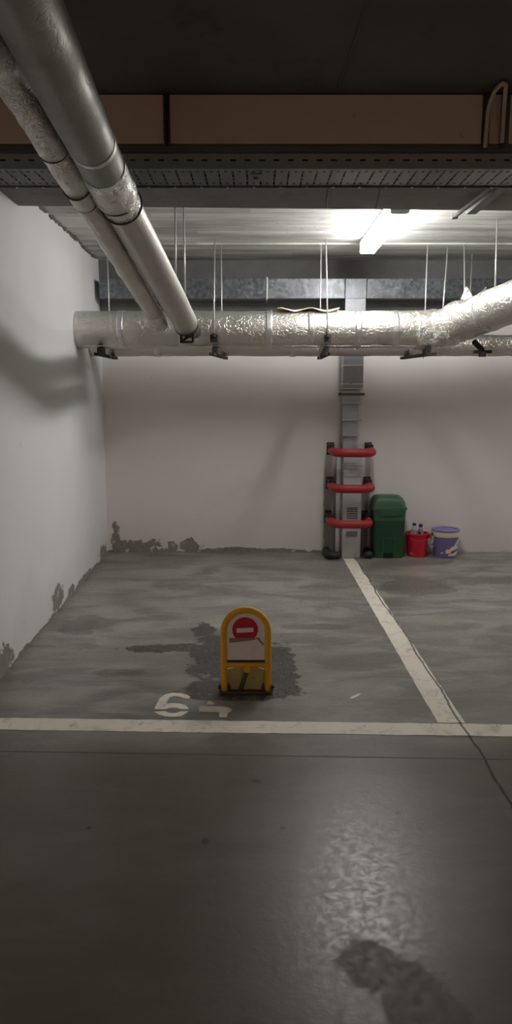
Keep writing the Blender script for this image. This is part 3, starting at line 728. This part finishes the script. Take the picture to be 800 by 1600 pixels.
# ------------------------------------------------------------------ purple paint bucket
pb = thing('paint_bucket', 'purple plastic paint bucket with cream band and floral label on the floor', 'bucket', (1.85, 7.05, 0))
pc = (1.85, 7.05, 0)
bm = bm_new(); lathe(bm, [(.108, 0), (.112, .005), (.122, .20), (.124, .205)], pc, 48, cap1=False); link('bucket_body', bm, PURPLE, pb, 'auto')
bm = bm_new(); lathe(bm, [(.1265, .202), (.1285, .206), (.1295, .25), (.128, .254), (.118, .254), (.118, .202)], pc, 48, cap0=False, cap1=False)
bm.verts.ensure_lookup_table(); link('cream_band', bm, CREAM, pb, 'auto')
bm = bm_new(); lathe(bm, [(.130, .252), (.134, .256), (.134, .268), (.130, .272), (.118, .272), (.114, .262)], pc, 48); link('rim', bm, PURPLE, pb, 'auto')
def decal(name, poly, mat, off):
    """a printed shape wrapped on the bucket; poly in (angle deg, height)"""
    bm = bm_new()
    f = bm.faces.new([bm.verts.new((a, z*300, 0)) for a, z in poly])
    bmesh.ops.triangulate(bm, faces=[f])
    for k in range(3):
        bmesh.ops.subdivide_edges(bm, edges=[e for e in bm.edges if e.calc_length() > 5], cuts=1, use_grid_fill=True)
        bmesh.ops.triangulate(bm, faces=bm.faces[:])
    for v in bm.verts:
        a, z = v.co.x, v.co.y/300; rr = .108+.016*z/.205+.001+off; th = math.radians(a-90)
        v.co = (pc[0]+rr*math.cos(th), pc[1]+rr*math.sin(th), z)
    link(name, bm, mat, pb)
decal('white_swirl', [(-8, .045), (10, .065), (30, .078), (60, .085), (64, .105), (45, .125), (22, .115), (2, .085), (-14, .06)], WHITE, .0015)
decal('white_swirl', [(30, .125), (45, .12), (60, .13), (70, .155), (62, .175), (48, .17), (56, .155), (50, .142), (38, .142)], WHITE, .0015)
decal('white_swirl', [(0, .02), (30, .012), (60, .03), (70, .06), (50, .062), (28, .045), (5, .045)], WHITE, .002)
decal('white_swirl', [(-40, .02), (-28, .035), (-22, .06), (-28, .062), (-34, .045), (-45, .035)], WHITE, .0015)
star = []
for k in range(12):
    a = 2*PI*k/12; rr = 1.0 if k % 2 == 0 else .55; star.append((2+15*rr*math.cos(a), .068+.03*rr*math.sin(a)))
decal('yellow_flower', star, YELLOWP, .003)
star = [(2+9*(1.0 if k % 2 == 0 else .5)*math.cos(2*PI*k/10)+8, .040+.017*(1.0 if k % 2 == 0 else .5)*math.sin(2*PI*k/10)) for k in range(10)]
decal('pink_flower', star, PINKP, .0035)
bm = bm_new(); lathe(bm, [(.014, 0), (.014, .01)], (0, 0, 0), 12); bmesh.ops.transform(bm, matrix=Matrix.Translation((1.718, 7.03, .225)) @ Matrix.Rotation(-PI/2, 4, 'Y'), verts=bm.verts); link('handle_lug', bm, BLUE, pb)
rows = [[(1.705+.018*math.sin(j*1.1+i)+i*.006, 7.0+i*.012, .20-j*.022+rnd(.004)) for i in range(5)] for j in range(6)]
o = rag('plastic_bag', rows, WHITE, None, .002); tag(o, 'crumpled white scrap of plastic hanging between the red and purple buckets', 'plastic bag')

# ------------------------------------------------------------------ yellow folding barrier
BX, BY = -.0535, 3.74
br = thing('parking_barrier', 'yellow hoop parking barrier with a round no-entry sign standing on the floor', 'parking barrier', (BX, BY, 0))
TR = .0185; HW = .135-TR; HC = .475-TR-HW
def arch(hw, zc, z0, n=18):
    return [(-hw, z0)] + [(hw*math.cos(PI-k*PI/n), zc+hw*math.sin(k*PI/n)) for k in range(n+1)] + [(hw, z0)]
bm = bm_new(); tube(bm, resample([Vector((BX+p[0], BY+.02*p[1], p[1])) for p in arch(HW, HC, .012)], .02), TR, 18); link('hoop', bm, YEL, br, True)
CZ = .158
bm = bm_new(); tube(bm, [(BX-HW, BY, CZ), (BX+HW, BY, CZ)], .015, 14); link('crossbar', bm, YEL, br, True)
bm = bm_new(); box(bm, BX-HW, BX+HW, BY-.006, BY+.006, CZ+.014, CZ+.026, .002); link('sign_ledge', bm, DSTEEL, br)
hwp = HW-TR+.003
bm = bm_new(); prism(bm, [(BX+p[0], p[1]) for p in arch(hwp, HC, CZ+.025)], BY-.002, BY+.006, axis='y'); plate = link('sign_plate', bm, SIGNW, br)
# red disc with its lower part torn away
DZ, DR = .352, .068
cut = .306
a0 = math.asin((cut-DZ)/DR); pts = []
n = 40
for k in range(n+1):
    a = a0 + (PI-2*a0)*k/n; pts.append((BX-.004+DR*math.cos(a), DZ+DR*math.sin(a)))
bm = bm_new(); prism(bm, pts, BY-.0045, BY-.0015, axis='y'); link('red_disc', bm, SIGNR, plate)
bm = bm_new(); box(bm, BX-.049, BX+.040, BY-.006, BY-.004, DZ-.014, DZ+.010, .0008, rot=Matrix.Rotation(-.05, 4, 'Y')); link('white_bar', bm, WHITE, plate)
bm = bm_new(); prism(bm, [(BX-.088, .306), (BX+.045, .305), (BX+.055, .298), (BX+.02, .292), (BX-.03, .286), (BX-.088, .280)], BY-.0035, BY-.0015, axis='y'); link('torn_film_edge', bm, SMEAR, plate)
bm = bm_new(); prism(bm, [(BX+.052, .306), (BX+.066, .29), (BX+.094, .262), (BX+.094, .277), (BX+.078, .292), (BX+.070, .31)], BY-.004, BY-.0015, axis='y'); link('torn_film_edge', bm, SMEAR, plate)
# lower plate with arched top, strut and feet
bm = bm_new()
low = [(BX-hwp, .012)]+[(BX-hwp+2*hwp*k/14, .122+.022*math.sin(PI*k/14)) for k in range(15)]+[(BX+hwp, .012)]
prism(bm, low, BY+.018, BY+.024, axis='y'); link('lower_plate', bm, OLIVE, br)
bm = bm_new(); tube(bm, [(BX+.008, BY-.002, .128), (BX-.028, BY-.006, .016)], .011, 12); link('locking_strut', bm, RUST, br, True)
bm = bm_new(); tube(bm, [(BX+.006, BY-.016, CZ-.022), (BX+.006, BY+.018, CZ-.022)], .020, 14); link('knob', bm, YEL, br, 'auto')
bm = bm_new(); box(bm, BX-.135, BX+.135, BY-.018, BY+.16, 0, .010, .002); link('base_plate', bm, RUST, br)
for s in (-1, 1):
    bm = bm_new(); x = BX+s*HW
    for d in (-1, 1): prism(bm, [(BY-.022, .008), (BY+.03, .008), (BY+.02, .045), (BY-.010, .050)], x+d*.0245-.003, x+d*.0245+.003, axis='x')
    tube(bm, [(x-.034, BY, .03), (x+.034, BY, .03)], .008, 10); link('hinge_foot', bm, DSTEEL, br)

# ------------------------------------------------------------------ litter
bm = bm_new(); prism(bm, [(.492, 3.665), (.515, 3.69), (.552, 3.722), (.562, 3.715), (.53, 3.675), (.505, 3.655)], .0, .003)
tag(link('paper_scrap', bm, WHITE), 'small white scrap of paper on the floor left of the side line', 'paper scrap')
bm = bm_new()
def chips(n, fx):
    for i in range(n):
        x, y = fx(); s = random.uniform(.002, .008)
        r = bmesh.ops.create_icosphere(bm, subdivisions=1, radius=s)
        M = Matrix.Translation((x, y, s*.28)) @ Matrix.Rotation(random.uniform(0, 6), 4, 'Z') @ Matrix.Diagonal((random.uniform(.6, 1.6), 1, .4, 1))
        bmesh.ops.transform(bm, matrix=M, verts=r['verts'])
chips(130, lambda: (random.uniform(-1.46, .68), YB-abs(random.gauss(0, .035))-.01))
chips(40, lambda: (random.gauss(-.73, .05), YB-abs(random.gauss(0, .06))-.01))
chips(60, lambda: (random.uniform(1.95, 3.0), YB-abs(random.gauss(0, .025))-.01))
def _lw():
    y = random.uniform(3.6, 7.1); return (lwx(y)+abs(random.gauss(0, .03))+.008, y)
chips(130, _lw)
o = link('plaster_debris', bm, W_OTHER); tag(o, 'white plaster crumbs fallen along the foot of the walls', 'debris'); o['kind'] = 'stuff'
